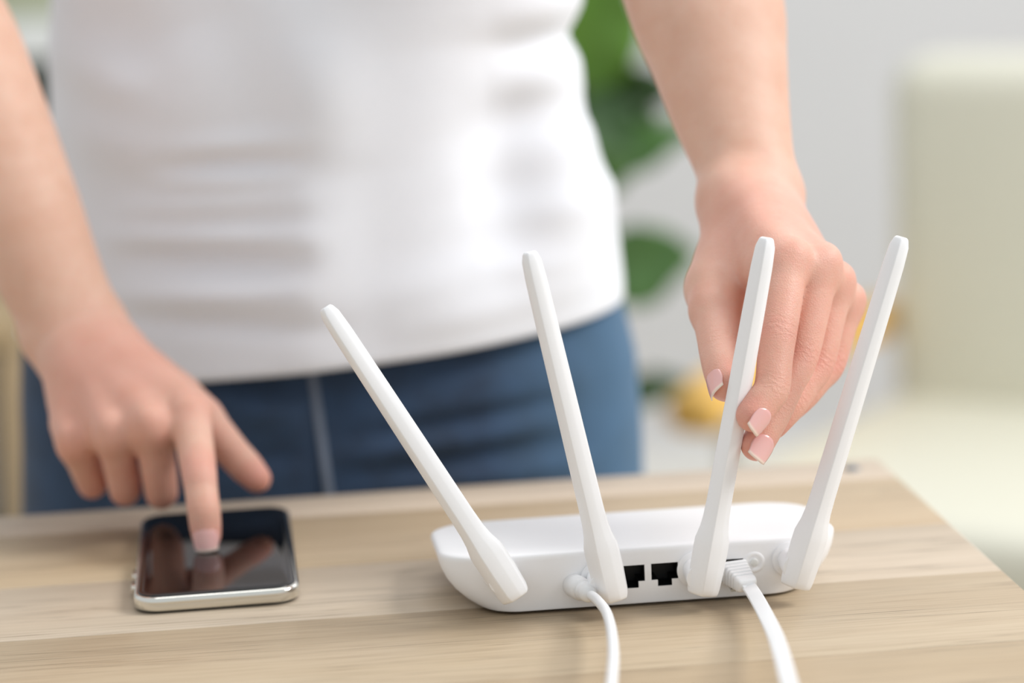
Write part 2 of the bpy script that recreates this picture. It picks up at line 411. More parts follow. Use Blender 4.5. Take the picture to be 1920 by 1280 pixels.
# ------------------------------------------------------------------ person: distance-field modelling of arms and hands
class Field:
    """signed distances on a tensor grid whose spacing may vary along each axis"""
    def __init__(s, ax, ay, az):
        s.ax = [np.asarray(a, np.float32) for a in (ax, ay, az)]
        s.d = np.full([len(a) for a in s.ax], .05, np.float32)
    def region(s, lo, hi):
        sl = []
        for a, l_, h_ in zip(s.ax, lo, hi):
            sl.append(slice(max(0, int(np.searchsorted(a, l_)) - 1), min(len(a), int(np.searchsorted(a, h_)) + 1)))
        return tuple(sl)
    def chain(s, pts, rad, k=.003, flat=None, sub=5, margin=.012):
        """smooth-union a tapering limb through pts with radii rad; flat=(normal, factor) squeezes the section along normal"""
        P = np.array(catmull([list(p_) + [r] for p_, r in zip(pts, rad)], sub)) if len(pts) > 1 else np.array([list(pts[0]) + [rad[0]]]*2)
        C, R = P[:, :3].astype(np.float32), P[:, 3].astype(np.float32)
        m = margin + R.max() + k
        sl = s.region(C.min(0) - m, C.max(0) + m)
        g = [a[q] for a, q in zip(s.ax, sl)]
        if min(len(q) for q in g) < 2: return
        X = g[0][:, None, None]; Y = g[1][None, :, None]; Z = g[2][None, None, :]
        best = None
        for i in range(len(C) - 1):
            a, b = C[i], C[i + 1]; e = b - a
            # only the neighbourhood of this piece
            mm = margin + max(R[i], R[i + 1]) + k
            s2 = []
            for q, ga in zip(range(3), g):
                s2.append(slice(max(0, int(np.searchsorted(ga, min(a[q], b[q]) - mm)) - 1), min(len(ga), int(np.searchsorted(ga, max(a[q], b[q]) + mm)) + 1)))
            s2 = tuple(s2)
            if best is None: best = np.full([len(q) for q in g], .05, np.float32)
            x = X[s2[0]] - a[0]; y = Y[:, s2[1]] - a[1]; z = Z[:, :, s2[2]] - a[2]
            ee = float(e @ e) + 1e-12
            t = np.clip((x*e[0] + y*e[1] + z*e[2])/ee, 0, 1)
            x = x - t*e[0]; y = y - t*e[1]; z = z - t*e[2]
            q2 = x*x + y*y + z*z
            if flat is not None:
                n_, f_ = flat; dn = x*n_[0] + y*n_[1] + z*n_[2]; q2 = q2 + dn*dn*(f_*f_ - 1)
            dd = np.sqrt(q2) - (R[i] + (R[i + 1] - R[i])*t)
            best[s2] = np.minimum(best[s2], dd)
        s.merge(best, sl, k)
    def merge(s, b, sl, k):
        a = s.d[sl]
        if k <= 0: s.d[sl] = np.minimum(a, b); return
        h = np.clip(.5 + .5*(b - a)/k, 0, 1)
        s.d[sl] = b + (a - b)*h - k*h*(1 - h)
    def carve(s, pts, rad, k=.003):
        t = Field(*s.ax); t.chain(pts, rad, 0)
        a = s.d; b = -t.d
        h = np.clip(.5 - .5*(b - a)/k, 0, 1)
        s.d = (b + (a - b)*h + k*h*(1 - h)).astype(np.float32) if False else np.where(t.d < .03, (a*(h) + b*(1 - h) + k*h*(1 - h)), a).astype(np.float32)
    def mesh(s, smooth=2):
        d = s.d; ins = d < 0; nx, ny, nz = d.shape
        c = np.zeros((nx - 1, ny - 1, nz - 1), np.uint8)
        for i in (0, 1):
            for j in (0, 1):
                for k in (0, 1): c += ins[i:nx - 1 + i, j:ny - 1 + j, k:nz - 1 + k]
        act = (c > 0) & (c < 8); I, J, K = np.nonzero(act)
        idx = np.full(act.shape, -1, np.int32); idx[I, J, K] = np.arange(len(I))
        pos = np.zeros((len(I), 3)); cnt = np.zeros(len(I))
        corner = [(i, j, k) for i in (0, 1) for j in (0, 1) for k in (0, 1)]
        for a in corner:
            for ax in range(3):
                if a[ax]: continue
                b = list(a); b[ax] = 1
                da = d[I + a[0], J + a[1], K + a[2]]; db = d[I + b[0], J + b[1], K + b[2]]
                m = (da < 0) != (db < 0); t = da/(da - db + 1e-12)
                P = []
                for q, ids in enumerate((I, J, K)):
                    pa = s.ax[q][ids + a[q]]; pb = s.ax[q][ids + b[q]]; P.append(pa + (pb - pa)*t)
                pos[m] += np.stack(P, -1)[m]; cnt[m] += 1
        pos /= cnt[:, None]
        F = []
        for ax in range(3):
            A = [slice(None)]*3; B = [slice(None)]*3; A[ax] = slice(0, -1); B[ax] = slice(1, None)
            ia, ib = ins[tuple(A)], ins[tuple(B)]
            e = np.array(np.nonzero(ia != ib)); o1, o2 = [(1, 2), (2, 0), (0, 1)][ax]
            ok = (e[o1] > 0) & (e[o2] > 0) & (e[o1] < d.shape[o1] - 1) & (e[o2] < d.shape[o2] - 1); e = e[:, ok]
            flip = ia[tuple(e)]
            q = []
            for u, v in ((-1, -1), (0, -1), (0, 0), (-1, 0)):
                f = e.copy(); f[o1] += u; f[o2] += v; q.append(idx[tuple(f)])
            q = np.stack(q, -1); q[~flip] = q[~flip][:, ::-1]; F.append(q)
        F = np.concatenate(F)
        F = F[(F >= 0).all(1)]
        E_ = np.concatenate([F[:, [0, 1]], F[:, [1, 2]], F[:, [2, 3]], F[:, [3, 0]]])
        for _ in range(smooth):
            acc = np.zeros_like(pos); n = np.zeros(len(pos))
            for a, b in ((0, 1), (1, 0)):
                for q in range(3): acc[:, q] += np.bincount(E_[:, a], pos[E_[:, b], q], len(pos))
                n += np.bincount(E_[:, a], minlength=len(pos))
            pos = pos*.45 + .55*acc/np.maximum(n, 1)[:, None]
        return pos, F
def axis(*segs):
    """axis(x0, (x1,h1), (x2,h2)...) -> coordinates with the spacing of each stretch"""
    out = [segs[0]]
    for x1, h in segs[1:]:
        n = max(1, int(round((x1 - out[-1])/h))); out += list(np.linspace(out[-1], x1, n + 1)[1:])
    return np.array(out)
def J(px, py, Y): return np.array(at(px, py, Y))
def unit(v): v = np.asarray(v, float); return v/np.linalg.norm(v)

class Hand:
    """joints: wrist, fingers = {name: [MCP, PIP, DIP, TIP]}, radii; thumb [CMC, MCP, IP, TIP]"""
    def __init__(s, wrist, fingers, radii, thumb, thumb_r, arm, arm_r, arm_flat, dorsal_hint):
        s.wrist, s.f, s.r, s.thumb, s.tr = wrist, fingers, radii, thumb, thumb_r
        mid = (fingers['middle'][0] + fingers['ring'][0])/2
        h = unit(mid - wrist); side = unit(fingers['pinky'][0] - fingers['index'][0])
        n = np.cross(h, side); n = unit(n)
        if n @ dorsal_hint < 0: n = -n
        s.n, s.h, s.side = n, h, unit(side - h*(side @ h)); s.ulna = arm[1] + s.side*.0165 + n*.006 + (arm[2] - arm[1])*.15
        s.arm, s.arm_r, s.arm_flat = arm, arm_r, arm_flat; s.kn = 1.0
    def build(s, axes):
        F = Field(*axes)
        # forearm to shoulder, flattened towards the wrist
        F.chain(s.arm, s.arm_r, 0, flat=s.arm_flat, sub=6)
        # carpus and palm
        w, n, h = s.wrist, s.n, s.h
        names = ['index', 'middle', 'ring', 'pinky']
        offs = [-.0115, -.0045, .003, .0085]
        for nm, o in zip(names, offs):
            m = s.f[nm][0]; r = s.r[nm][0]
            a = w + s.side*o*.85 - h*.004; q1 = w + s.side*o*1.0 + h*.018
            q2 = a*.42 + m*.58 - n*.0015
            wr = .0140 if nm in ('index', 'middle') else .0125
            F.chain([a - n*.002, q1 - n*.002, q2, m - n*.001], [wr + .0005, wr, .0116, r*1.10], .011)
        # palm flesh under the metacarpals
        for nm, r in (('middle', .0115), ('ring', .0115), ('pinky', .0105), ('index', .0105)):
            m = s.f[nm][0]
            F.chain([w + h*.012 - n*.009, (w + m)/2 - n*.013, m - n*.0085 - h*.006], [.011, r, r*.82], .010)
        # thumb: metacarpal with thenar bulk, then phalanges
        T, R = s.thumb, s.tr
        F.chain([T[0], T[0]*.5 + T[1]*.5 - n*.001, T[1]], [.0122, .0116, R[0]*1.03], .009)
        F.chain([w + h*.014 - n*.008, T[0]*.45 + T[1]*.55 - n*.007], [.012, .0115], .012)
        ix = s.f['index'][0]
        F.chain([T[0]*.75 + T[1]*.25 - n*.003, (T[0]*1.4 + T[1]*.6 + ix + w)/4 - n*.007, w*.5 + ix*.5 - n*.006], [.0085, .0070, .0085], .010)      # web
        F.chain([T[0]*.35 + T[1]*.65 - n*.006, (T[1]*.5 + ix*.5)*.7 + w*.3 - n*.011, w*.3 + ix*.7 - n*.010], [.0062, .0045, .0062], .007)
        # fingers, kept apart from each other, then joined to the palm
        G = Field(*axes)
        def finger(pts, rad):
            H = Field(*axes)
            a, b, c, d_ = pts
            pp = [a, a*.5 + b*.5, b, b*.5 + c*.5, c, c*.45 + d_*.55, d_]
            rr = [rad[0], rad[0]*.965, rad[1], rad[1]*.93, rad[2], rad[2]*.97, rad[3]]
            H.chain(pp, rr, 0, sub=4)
            # flesh pads on the palmar side between the joints; a little bone at the knuckle
            return H
        sl_all = tuple([slice(None)]*3)
        for nm in names:
            H = finger(s.f[nm], s.r[nm]); G.merge(H.d, sl_all, .0004)
        F.merge(G.d, sl_all, .0038)
        # knuckle heads on the back of the hand
        for nm in names:
            m = s.f[nm][0]; r = s.r[nm][0]
            F.chain([m + n*.0036*s.kn - h*.0005, m + n*.0016*s.kn - h*.012], [r*.82/s.kn**.5, r*.62/s.kn**.5], .004)
            F.chain([m + n*.0030 - h*.012, (w*.5 + m*.5) + n*.0045], [.0042, .0034], .006)           # extensor tendon
            b = s.f[nm][1]
        Hh = finger([T[0]*.25 + T[1]*.75, T[1], T[2], T[3]], [R[0], R[0], R[1], R[2]])
        F.merge(Hh.d, sl_all, .0045)
        s.extra(F)
        F.chain([s.ulna], [.0080], .010)
        return F
    def extra(s, F): pass
def paint(me, pos, hands):
    """per-vertex skin data: redness (knuckles, fingertips) and wrinkle coordinates around the finger joints"""
    N = len(pos); red = np.zeros(N); kw = np.zeros(N); ku = np.zeros(N)
    for hd in hands:
        for nm, pts in list(hd.f.items()) + [('thumb', hd.thumb)]:
            for j in (0, 1, 2, 3):
                c = pts[j]; R = [.016, .0115, .0095, .0105][j]
                d2 = ((pos - c)**2).sum(1); wgt = np.exp(-d2/(R*R))
                red = np.maximum(red, wgt*[.55, .8, .55, .9][j])
                if j in (1, 2) and not (nm == 'thumb' and j == 1):
                    t = unit(pts[j + 1] - pts[j - 1]); u = (pos - c) @ t
                    side = ((pos - c) @ hd.n)
                    ww = np.exp(-(u/.0055)**2)*np.exp(-d2/(.013**2))*(.35 + .65*(side > 0))
                    if j == 2: ww = ww*.75
                    m = ww > kw; kw[m] = ww[m]; ku[m] = u[m]
        d2 = ((pos - (hd.wrist*.45 + hd.f['middle'][0]*.55))**2).sum(1); red = np.maximum(red, .42*np.exp(-(d2/.045**2)**2)); d2 = ((pos - hd.f['middle'][1])**2).sum(1); red = np.maximum(red, .38*np.exp(-(d2/.055**2)**2))
    for k, v in (('redness', red), ('crease', kw), ('joint_u', ku*1000)):
        a = me.attributes.new(k, 'FLOAT', 'POINT'); a.data.foreach_set('value', v.astype(np.float32))

# ---- the hand holding the antenna (image right)
f_hold = {'index': [J(1474, 492, .990), J(1458, 626, .970), J(1447, 729, .9575), J(1412, 778, .9515)],
          'middle': [J(1534, 501, .996), J(1499, 670, .979), J(1453, 768, .966), J(1419, 834, .9575)],
          'ring': [J(1563, 535, 1.006), J(1531, 684, .991), J(1484, 756, .980), J(1450, 796, .974)],
          'pinky': [J(1586, 570, 1.017), J(1556, 684, 1.004), J(1512, 738, .994), J(1480, 770, .988)]}
r_hold = {'index': [.0090, .0080, .0075, .0071], 'middle': [.0090, .0079, .0074, .0068], 'ring': [.0083, .0075, .0068, .0062], 'pinky': [.0074, .0066, .0060, .0054]}
t_hold = [J(1374, 448, 1.046), J(1341, 580, 1.006), J(1351, 655, .984), J(1362, 718, .9675)]
arm_hold = [J(1412, 424, 1.048), J(1412, 370, 1.066), J(1394, 300, 1.078), J(1367, 200, 1.094), J(1345, 100, 1.108), J(1321, 0, 1.122), J(1265, -220, 1.155), J(1218, -430, 1.19), J(1190, -800, 1.28), J(1150, -1160, 1.37)]
armr_hold = [.0205, .0232, .0234, .0280, .0325, .0372, .0395, .0370, .0410, .0480]
hold = Hand(J(1412, 392, 1.058), f_hold, r_hold, t_hold, [.0104, .0092, .0079], arm_hold, armr_hold, (unit([0.1, -.75, .6]), 1.22), np.array([0, -.6, .8]))
# ---- the hand pressing the phone (image left)
f_tap = {'index': [J(357, 776, 1.126), J(373, 885, 1.096), J(382, 955, 1.0850), np.array(onz(387, 1003, .0146))],
         'middle': [J(286, 798, 1.122), J(303, 922, 1.140), J(296, 900, 1.163), J(288, 872, 1.170)],
         'ring': [J(214, 810, 1.130), J(234, 918, 1.150), J(232, 893, 1.171), J(230, 866, 1.177)],
         'pinky': [J(140, 826, 1.145), J(172, 908, 1.163), J(174, 886, 1.180), J(176, 862, 1.185)]}
r_tap = {'index': [.0092, .0082, .0076, .0068], 'middle': [.0090, .0081, .0078, .0070], 'ring': [.0086, .0077, .0074, .0066], 'pinky': [.0080, .0070, .0064, .0058]}
t_tap = [J(235, 674, 1.180), J(376, 784, 1.163), J(438, 850, 1.152), J(482, 897, 1.143)]
arm_tap = [J(165, 672, 1.178), J(146, 630, 1.190), J(95, 520, 1.198), J(24, 363, 1.208), J(-101, 90, 1.224), J(-228, -190, 1.245), J(-130, -650, 1.30), J(40, -1150, 1.37)]
armr_tap = [.0235, .0248, .0262, .0312, .0372, .0380, .0420, .0480]
tap = Hand(J(150, 645, 1.186), f_tap, r_tap, t_tap, [.0102, .0084, .0069], arm_tap, armr_tap, (unit([0.3, -.8, .5]), 1.22), np.array([0, -.7, .7]))

tap.kn = 1.55; hold.kn = 1.15
def span(h, a, m):
    P = np.array([q for v in h.f.values() for q in v] + h.thumb + [h.wrist]); return P.min(0)[a] - m, P.max(0)[a] + m
HV = .0010
def hand_axes(h):
    ax = []
    A = np.array(h.arm)
    for a in range(3):
        lo, hi = span(h, a, .020); alo, ahi = A[:, a].min() - .06, A[:, a].max() + .06
        segs = []
        if alo < lo: st = alo; segs.append((lo, .0035))
        else: st = lo
        segs.append((hi, HV))
        if ahi > hi: segs.append((hi + .06 if ahi > hi + .08 else ahi, .0022))
        if ahi > hi + .08: segs.append((ahi, .0045))
        ax.append(axis(st, *segs))
    return ax

m_skin = NT('skin', .47); t = m_skin
sv = t.coords()
red = t.attr('redness'); mot = t.noise(sv, 55, 4, .6); mot2 = t.noise(sv, 260, 3, .6)
base = t.ramp(mot, [(.32, lin((220, 175, 151))), (.68, lin((227, 187, 165)))])
rfac = t.math('MULTIPLY', t.math('ADD', red, t.math('MULTIPLY', t.math('SUBTRACT', mot2, .5), .35)), .72)
rfac.node.use_clamp = True
t.color(t.mix(rfac, base, lin((226, 130, 122))))
t.b.inputs['Subsurface Weight'].default_value = .22; t.b.inputs['Subsurface Radius'].default_value = (1.0, .38, .22); t.b.inputs['Subsurface Scale'].default_value = .0035
t.b.inputs['Specular IOR Level'].default_value = .42
cr = t.attr('crease'); ju = t.attr('joint_u')
wv = t.math('SINE', t.math('ADD', t.math('MULTIPLY', ju, 2.3), t.math('MULTIPLY', t.noise(sv, 330, 3, .65), 16.0)))
wv = t.math('MULTIPLY', t.math('POWER', t.math('ADD', t.math('MULTIPLY', wv, .5), .5), 1.6), cr)
t.bump(wv, .30, .0007)
vo = t.n('ShaderNodeTexVoronoi'); vo.feature = 'DISTANCE_TO_EDGE'; vo.inputs['Scale'].default_value = 900; t.l(sv, vo.inputs['Vector'])
t.bump(t.math('MINIMUM', vo.outputs['Distance'], .25), .38, .0006)
t.bump(t.noise(sv, 420, 3, .6), .16, .0008)
m_skin = t.m

person = empty('person', (0.05, 1.40, 0))
tag(person, 'person in a white t-shirt and blue jeans pressing a phone and holding an antenna', 'person')
VV, FF, base_i = [], [], 0
for h in (hold, tap):
    pos, fc = h.build(hand_axes(h)).mesh(2)
    VV.append(pos); FF.append(fc + base_i); base_i += len(pos)
VV = np.concatenate(VV); FF = np.concatenate(FF)
me = bpy.data.meshes.new('body'); me.vertices.add(len(VV)); me.vertices.foreach_set('co', VV.astype(np.float32).ravel())
me.loops.add(len(FF)*4); me.polygons.add(len(FF))
me.loops.foreach_set('vertex_index', FF.astype(np.int32).ravel()); me.polygons.foreach_set('loop_start', np.arange(0, len(FF)*4, 4, dtype=np.int32))
me.polygons.foreach_set('loop_total', np.full(len(FF), 4, np.int32)) if False else None
me.update(calc_edges=True); me.validate()
me.polygons.foreach_set('use_smooth', [True]*len(me.polygons))
if len(me.vertices) == len(VV): paint(me, VV, (hold, tap))
body_o = obj_mesh('body', me, m_skin, person)

# ------------------------------------------------------------------ fingernails
def nail_mat():
    t = NT('nail', .22); v = t.attr('nail_v')
    t.color(t.ramp(v, [(.0, lin((222, 160, 150))), (.12, lin((236, 178, 172))), (.86, lin((240, 188, 182))), (.91, lin((244, 214, 200))), (1.0, lin((246, 226, 212)))]))
    t.b.inputs['Subsurface Weight'].default_value = .1; t.b.inputs['Subsurface Scale'].default_value = .002
    t.b.inputs['Coat Weight'].default_value = .3; t.b.inputs['Coat Roughness'].default_value = .15
    t.bump(t.noise(t.coords(), 200, 2), .03, .0003); return t.m
m_nail = nail_mat()
def nail(c, dirv, nrm, r, length, halfang, back=.0042, lift=.0001):
    d = Vector(unit(dirv)); n = Vector(nrm); n = (n - d*n.dot(d)).normalized(); sd = d.cross(n)
    c = Vector(c); V, F, A = [], [], []; NU, NV = 14, 16
    for i in range(NV + 1):
        v = i/NV
        for j in range(NU + 1):
            u = j/NU*2 - 1
            # rounded cuticle, gently curved free edge
            s0 = -back + .22*length*(u*u)*.9*(1 - v); s1 = length - back - .09*length*abs(u)**2.6
            z = s0 + (s1 - s0)*v
            wid = .86 + .14*math.sin(math.pi*min(1, v*1.1))
            a = halfang*u*wid
            drop = .0011*v*v
            rr = r + lift - .0007*max(0, .12 - v)/.12
            V.append(c + d*z + (n*math.cos(a) + sd*math.sin(a))*rr - n*drop); A.append(v)
    for i in range(NV):
        for j in range(NU):
            a = i*(NU + 1) + j; F.append((a, a + 1, a + NU + 2, a + NU + 1))
    o = obj_pd('fingernail', V, F, m_nail, person)
    at_ = o.data.attributes.new('nail_v', 'FLOAT', 'POINT'); at_.data.foreach_set('value', A)
    so = o.modifiers.new('s', 'SOLIDIFY'); so.thickness = .0004; so.offset = 0
    return o
toC = -np.array(AF); rgt = np.array(AR); upv = np.array(AU)
fi = hold.f['index']; nail(fi[3], fi[3] - fi[2], toC*.68 + rgt*.73, .0071, .0124, math.radians(42))
fm = hold.f['middle']; nail(fm[3], fm[3] - fm[2], toC*.90 + rgt*.44, .0069, .0124, math.radians(48))
nail(hold.thumb[3], hold.thumb[3] - hold.thumb[2], toC*.55 - rgt*.84, .0079, .0126, math.radians(46))
ft = tap.f['index']; nail(ft[3], ft[3] - ft[2], toC*.9 + upv*.1, .0069, .0118, math.radians(56))

# ------------------------------------------------------------------ clothes
YC = 1.375
def table_from(rows, side):
    P = [at(r[1] if side < 0 else r[2], r[0], YC) for r in rows]
    z = np.array([q.z for q in P]); x = np.array([q.x for q in P]); o = np.argsort(z)
    return z[o], x[o]
def fold_field(folds, Yf):
    L = []
    for (x0, y0, x1, y1, w, a) in folds:
        p0, p1 = at(x0, y0, Yf), at(x1, y1, Yf); L.append((p0.x, p0.z, p1.x, p1.z, w, a))
    def f(x, z):
        s_ = 0
        for (ax_, az_, bx_, bz_, w, a) in L:
            ex, ez = bx_ - ax_, bz_ - az_; ll = ex*ex + ez*ez
            t_ = ((x - ax_)*ex + (z - az_)*ez)/ll; tc = max(0, min(1, t_))
            d_ = math.hypot(x - ax_ - ex*tc, z - az_ - ez*tc)
            taper = math.sin(math.pi*(.12 + .76*tc))
            s_ += a*math.exp(-(d_/w)**2)*taper
        return s_
    return f
from mathutils import noise as mn
def garment_rings(rows, zlist, depth, nseg, folds, hemz=None, pw=2.35, namp=.0012):
    zl, xl = table_from(rows, -1); zr, xr = table_from(rows, 1); rings = []
    for z in zlist:
        rr = []
        X0 = float(np.interp(z, zl, xl)); X1 = float(np.interp(z, zr, xr)); hd = float(np.interp(z - TZ, *depth))
        cx, hw = (X0 + X1)/2, (X1 - X0)/2
        for i in range(nseg):
            a = 2*math.pi*i/nseg; ca, sa = math.cos(a), math.sin(a)
            u = math.copysign(abs(ca)**(2/pw), ca)*hw; v = math.copysign(abs(sa)**(2/pw), sa)*hd
            x, y = cx + u, YC + v; zz = z
            if hemz is not None: zz = z + hemz(x, z)
            n = Vector((ca/hw, sa/hd, 0)).normalized()
            front = 1.0 if sa < .2 else 0.0
            dsp = folds(x, zz)*front + namp*mn.noise(Vector((x*14, y*14, zz*22)))
            rr.append(Vector((x, y, zz)) + n*dsp)
        rings.append(rr)
    return rings
shirt_rows = [(700, 28, 1172), (640, 34, 1169), (530, 54, 1165), (420, 80, 1151), (350, 96, 1147), (310, 98, 1126), (260, 98, 1104), (215, 97, 1082), (160, 95, 1087), (110, 95, 1083), (60, 97, 1064), (0, 98, 1088), (-100, 94, 1088), (-300, 76, 1108), (-600, 40, 1145), (-900, 0, 1185), (-1060, -10, 1195), (-1180, 90, 1090), (-1260, 300, 890), (-1330, 430, 760)]
shirt_folds = fold_field([(210, 455, 575, 440, .007, .006), (235, 400, 565, 372, .006, .0045), (300, 345, 560, 330, .006, .0045), (330, 285, 555, 262, .007, .0045), (240, 560, 560, 545, .008, .006), (230, 600, 620, 610, .006, -.004),
    (250, 490, 560, 492, .007, -.005), (300, 315, 545, 300, .005, -.004), (590, 60, 585, 330, .022, .006), (596, 300, 580, 640, .020, .008), (470, -60, 640, 260, .024, .007), (985, 120, 950, 500, .026, -.017), (1075, 200, 1070, 480, .020, .007), (880, 330, 1150, 250, .016, .005),
    (900, 420, 1150, 400, .014, .004), (930, 520, 1140, 470, .012, .004), (700, 560, 1000, 500, .014, .004), (760, 610, 1120, 540, .010, .004), (930, 60, 1090, 20, .013, .005), (940, 110, 1090, 85, .012, -.004), (930, 175, 1090, 140, .013, .005), (960, 225, 1095, 210, .012, -.003),
    (120, 120, 300, 200, .014, .006), (130, 250, 330, 300, .014, .005), (330, 60, 420, 300, .03, .006), (200, 0, 260, 160, .02, -.005)], 1.27)
m_shirt = NT('white_cotton', .85); t = m_shirt
fab = t.noise(t.coords((1, 1, 1)), 700, 3, .7); t.color(t.ramp(fab, [(.3, lin((234, 237, 243))), (.7, lin((242, 244, 249)))]))
t.b.inputs['Sheen Weight'].default_value = .15
t.bump(fab, .15, .0006); m_shirt = t.m
zh = TZ + .062
def hem_tilt(x, z):
    k = max(0, 1 - (z - zh)/.16); return k*((x - .09)*.075 - .004*math.cos((x - .09)/.17*1.5) + .020*max(0, min(1, (-.058 - x)/.045)))
zl = [zh + .012, zh + .004, zh, zh + .0005] + list(np.linspace(zh + .004, zh + .30, 84)) + list(np.linspace(zh + .305, TZ + .64, 34))
sd_ = ([-.1, .04, .10, .16, .24, .32, .42, .52, .58, .61, .64], [.122, .120, .114, .107, .105, .108, .112, .105, .085, .06, .045])
rg = garment_rings(shirt_rows, zl, sd_, 200, shirt_folds, hem_tilt)
for k, ins in ((0, .003), (1, .003), (2, .0014)):
    rg[k] = [q + (Vector((.06, YC, q.z)) - q).normalized()*ins for q in rg[k]]
shirt = loft('t_shirt', rg, m_shirt, person, cap=False)
# short sleeves over both upper arms
for A, Rr in ((arm_hold, armr_hold), (arm_tap, armr_tap)):
    a, b = Vector(A[-1]), Vector(A[-2]); a = a + Vector((0, 0, .01))
    path = [Vector(q) for q in catmull([a + (a - b)*.12, a, a*.5 + b*.5, a*.30 + b*.70], 6)]
    loft('sleeve', tube_rings(path, lambda q: circ(.060 - .002*q, 40)), m_shirt, shirt, cap=False)

m_denim = NT('denim', .8); t = m_denim
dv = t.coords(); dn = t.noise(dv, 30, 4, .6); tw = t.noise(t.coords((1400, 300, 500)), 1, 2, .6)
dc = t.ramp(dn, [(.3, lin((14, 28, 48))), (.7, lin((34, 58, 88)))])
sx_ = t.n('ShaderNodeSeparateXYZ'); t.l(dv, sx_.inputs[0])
lit_side = t.math('MULTIPLY', t.math('SUBTRACT', sx_.outputs['X'], .105), 6.0); lit_side.node.use_clamp = True  # paler denim on the right hip: side light put into the colour
dc = t.mix(t.math('MULTIPLY', lit_side, .62), dc, lin((112, 164, 202)))
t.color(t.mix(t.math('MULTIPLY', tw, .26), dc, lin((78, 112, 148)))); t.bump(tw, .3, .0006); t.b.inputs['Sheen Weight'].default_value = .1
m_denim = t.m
jean_rows = [(380, 120, 1110), (470, 95, 1130), (540, 64, 1160), (650, 42, 1186), (750, 40, 1196), (880, 42, 1201), (960, 44, 1203), (1040, 46, 1203)]
jean_folds = fold_field([(640, 860, 1040, 800, .008, .005), (660, 890, 1080, 845, .007, -.006), (700, 790, 1090, 730, .009, .004), (680, 825, 1060, 765, .006, -.005), (760, 740, 1090, 690, .008, .003), (700, 905, 1100, 885, .008, .005), (430, 800, 560, 760, .008, .004), (300, 720, 560, 790, .008, .004), (420, 880, 570, 850, .007, -.004),
    (600, 690, 622, 900, .010, -.006), (575, 690, 596, 900, .006, .004)], 1.262)
zj = list(np.linspace(TZ + .10, TZ - .045, 60))
jd = ([-.1, -.05, .0, .05, .10], [.112, .114, .112, .104, .096])
rgj = garment_rings(jean_rows, zj, jd, 180, jean_folds, None, 2.4, .0010)
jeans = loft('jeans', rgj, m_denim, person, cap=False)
cxj = sum((q.x for q in rgj[-1]), 0)/180
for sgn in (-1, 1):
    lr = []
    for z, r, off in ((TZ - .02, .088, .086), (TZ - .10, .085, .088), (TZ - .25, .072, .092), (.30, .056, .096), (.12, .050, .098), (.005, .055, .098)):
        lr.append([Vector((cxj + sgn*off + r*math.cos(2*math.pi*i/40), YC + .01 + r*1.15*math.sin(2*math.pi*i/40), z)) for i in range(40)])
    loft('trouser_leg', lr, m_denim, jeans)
m_thread = simple('seam_thread', (112, 122, 138), .8, .06, 400)
def front_point(px, py, lift):
    """a point on the front of the jeans"""
    q = at(px, py, 1.262); best = min((v for r in rgj for v in r if v.y < YC), key=lambda v: (v.x - q.x)**2 + (v.z - q.z)**2)
    return Vector((q.x, best.y - lift, q.z))
pth = [front_point(583 + (y_ - 680)*.14, y_, .0012) for y_ in range(672, 960, 16)]
loft('fly_seam', tube_rings(pth, rrect(.0022, .0008, .0005, 3), up=(0, 1, 0)), m_thread, jeans)

# ------------------------------------------------------------------ armchair
m_cream = NT('cream_leather', .45); t = m_cream
lf = t.noise(t.coords(), 120, 4, .6); t.color(t.ramp(lf, [(.3, lin((218, 216, 199))), (.7, lin((225, 222, 206)))])); t.bump(lf, .1, .001); m_cream = t.m
m_ochre = simple('honey_wood', (234, 186, 96), .4, .08, 20)
A0 = Vector((.735, 2.80, 0)); dd_ = Vector((-.62, -.785, 0)); ww_ = Vector((.785, -.62, 0))
ch = empty('armchair', A0 + dd_*.25 + ww_*.3); tag(ch, 'cream leather armchair with a honey-coloured wooden armrest by the grey wall', 'armchair')
CM = Matrix(((ww_.x, -dd_.x, 0, A0.x), (ww_.y, -dd_.y, 0, A0.y), (0, 0, 1, 0), (0, 0, 0, 1)))   # local x = width, -y = front
def cbox(name, c, s_, mat, bev, seg=5):
    bm = bmesh.new(); box_bm(bm, c, s_, 0); bmesh.ops.subdivide_edges(bm, edges=bm.edges[:], cuts=1, use_grid_fill=True)
    bmesh.ops.transform(bm, matrix=CM, verts=bm.verts[:]); o = obj_bm(name, bm, mat, ch); bevel(o, bev, seg, 50); return o
cbox('backrest', (.30, .04, .61), (.60, .14, .46), m_cream, .045)
cbox('seat_cushion', (.30, -.29, .400), (.60, .56, .08), m_cream, .03)
cbox('seat_base', (.30, -.275, .28), (.60, .53, .16), simple('base_cloth_shade', (158, 158, 136), .8), .01)  # darker cloth colour carries the shade on the seat front
for lx, ly in ((.05, -.52), (.55, -.52), (.05, .06), (.55, .06)):
    bm = bmesh.new(); bmesh.ops.create_cone(bm, cap_ends=True, segments=16, radius1=.014, radius2=.022, depth=.22, matrix=CM @ Matrix.Translation((lx, ly, .11))); obj_bm('leg', bm, m_ochre, ch)
for lx in (-.035, .635):
    pa = [CM @ Vector((lx, .05, .520)), CM @ Vector((lx, -.12, .520)), CM @ Vector((lx, -.30, .515)), CM @ Vector((lx, -.40, .508)), CM @ Vector((lx, -.45, .495))]
    box('armrest_post', (lx, -.36, .25), (.02, .02, .50), m_leg, ch, M=CM)
    loft('armrest', tube_rings([Vector(q) for q in catmull(pa, 6)], rrect(.030, .021, .012, 4), up=(0, 0, 1)), m_ochre, ch)

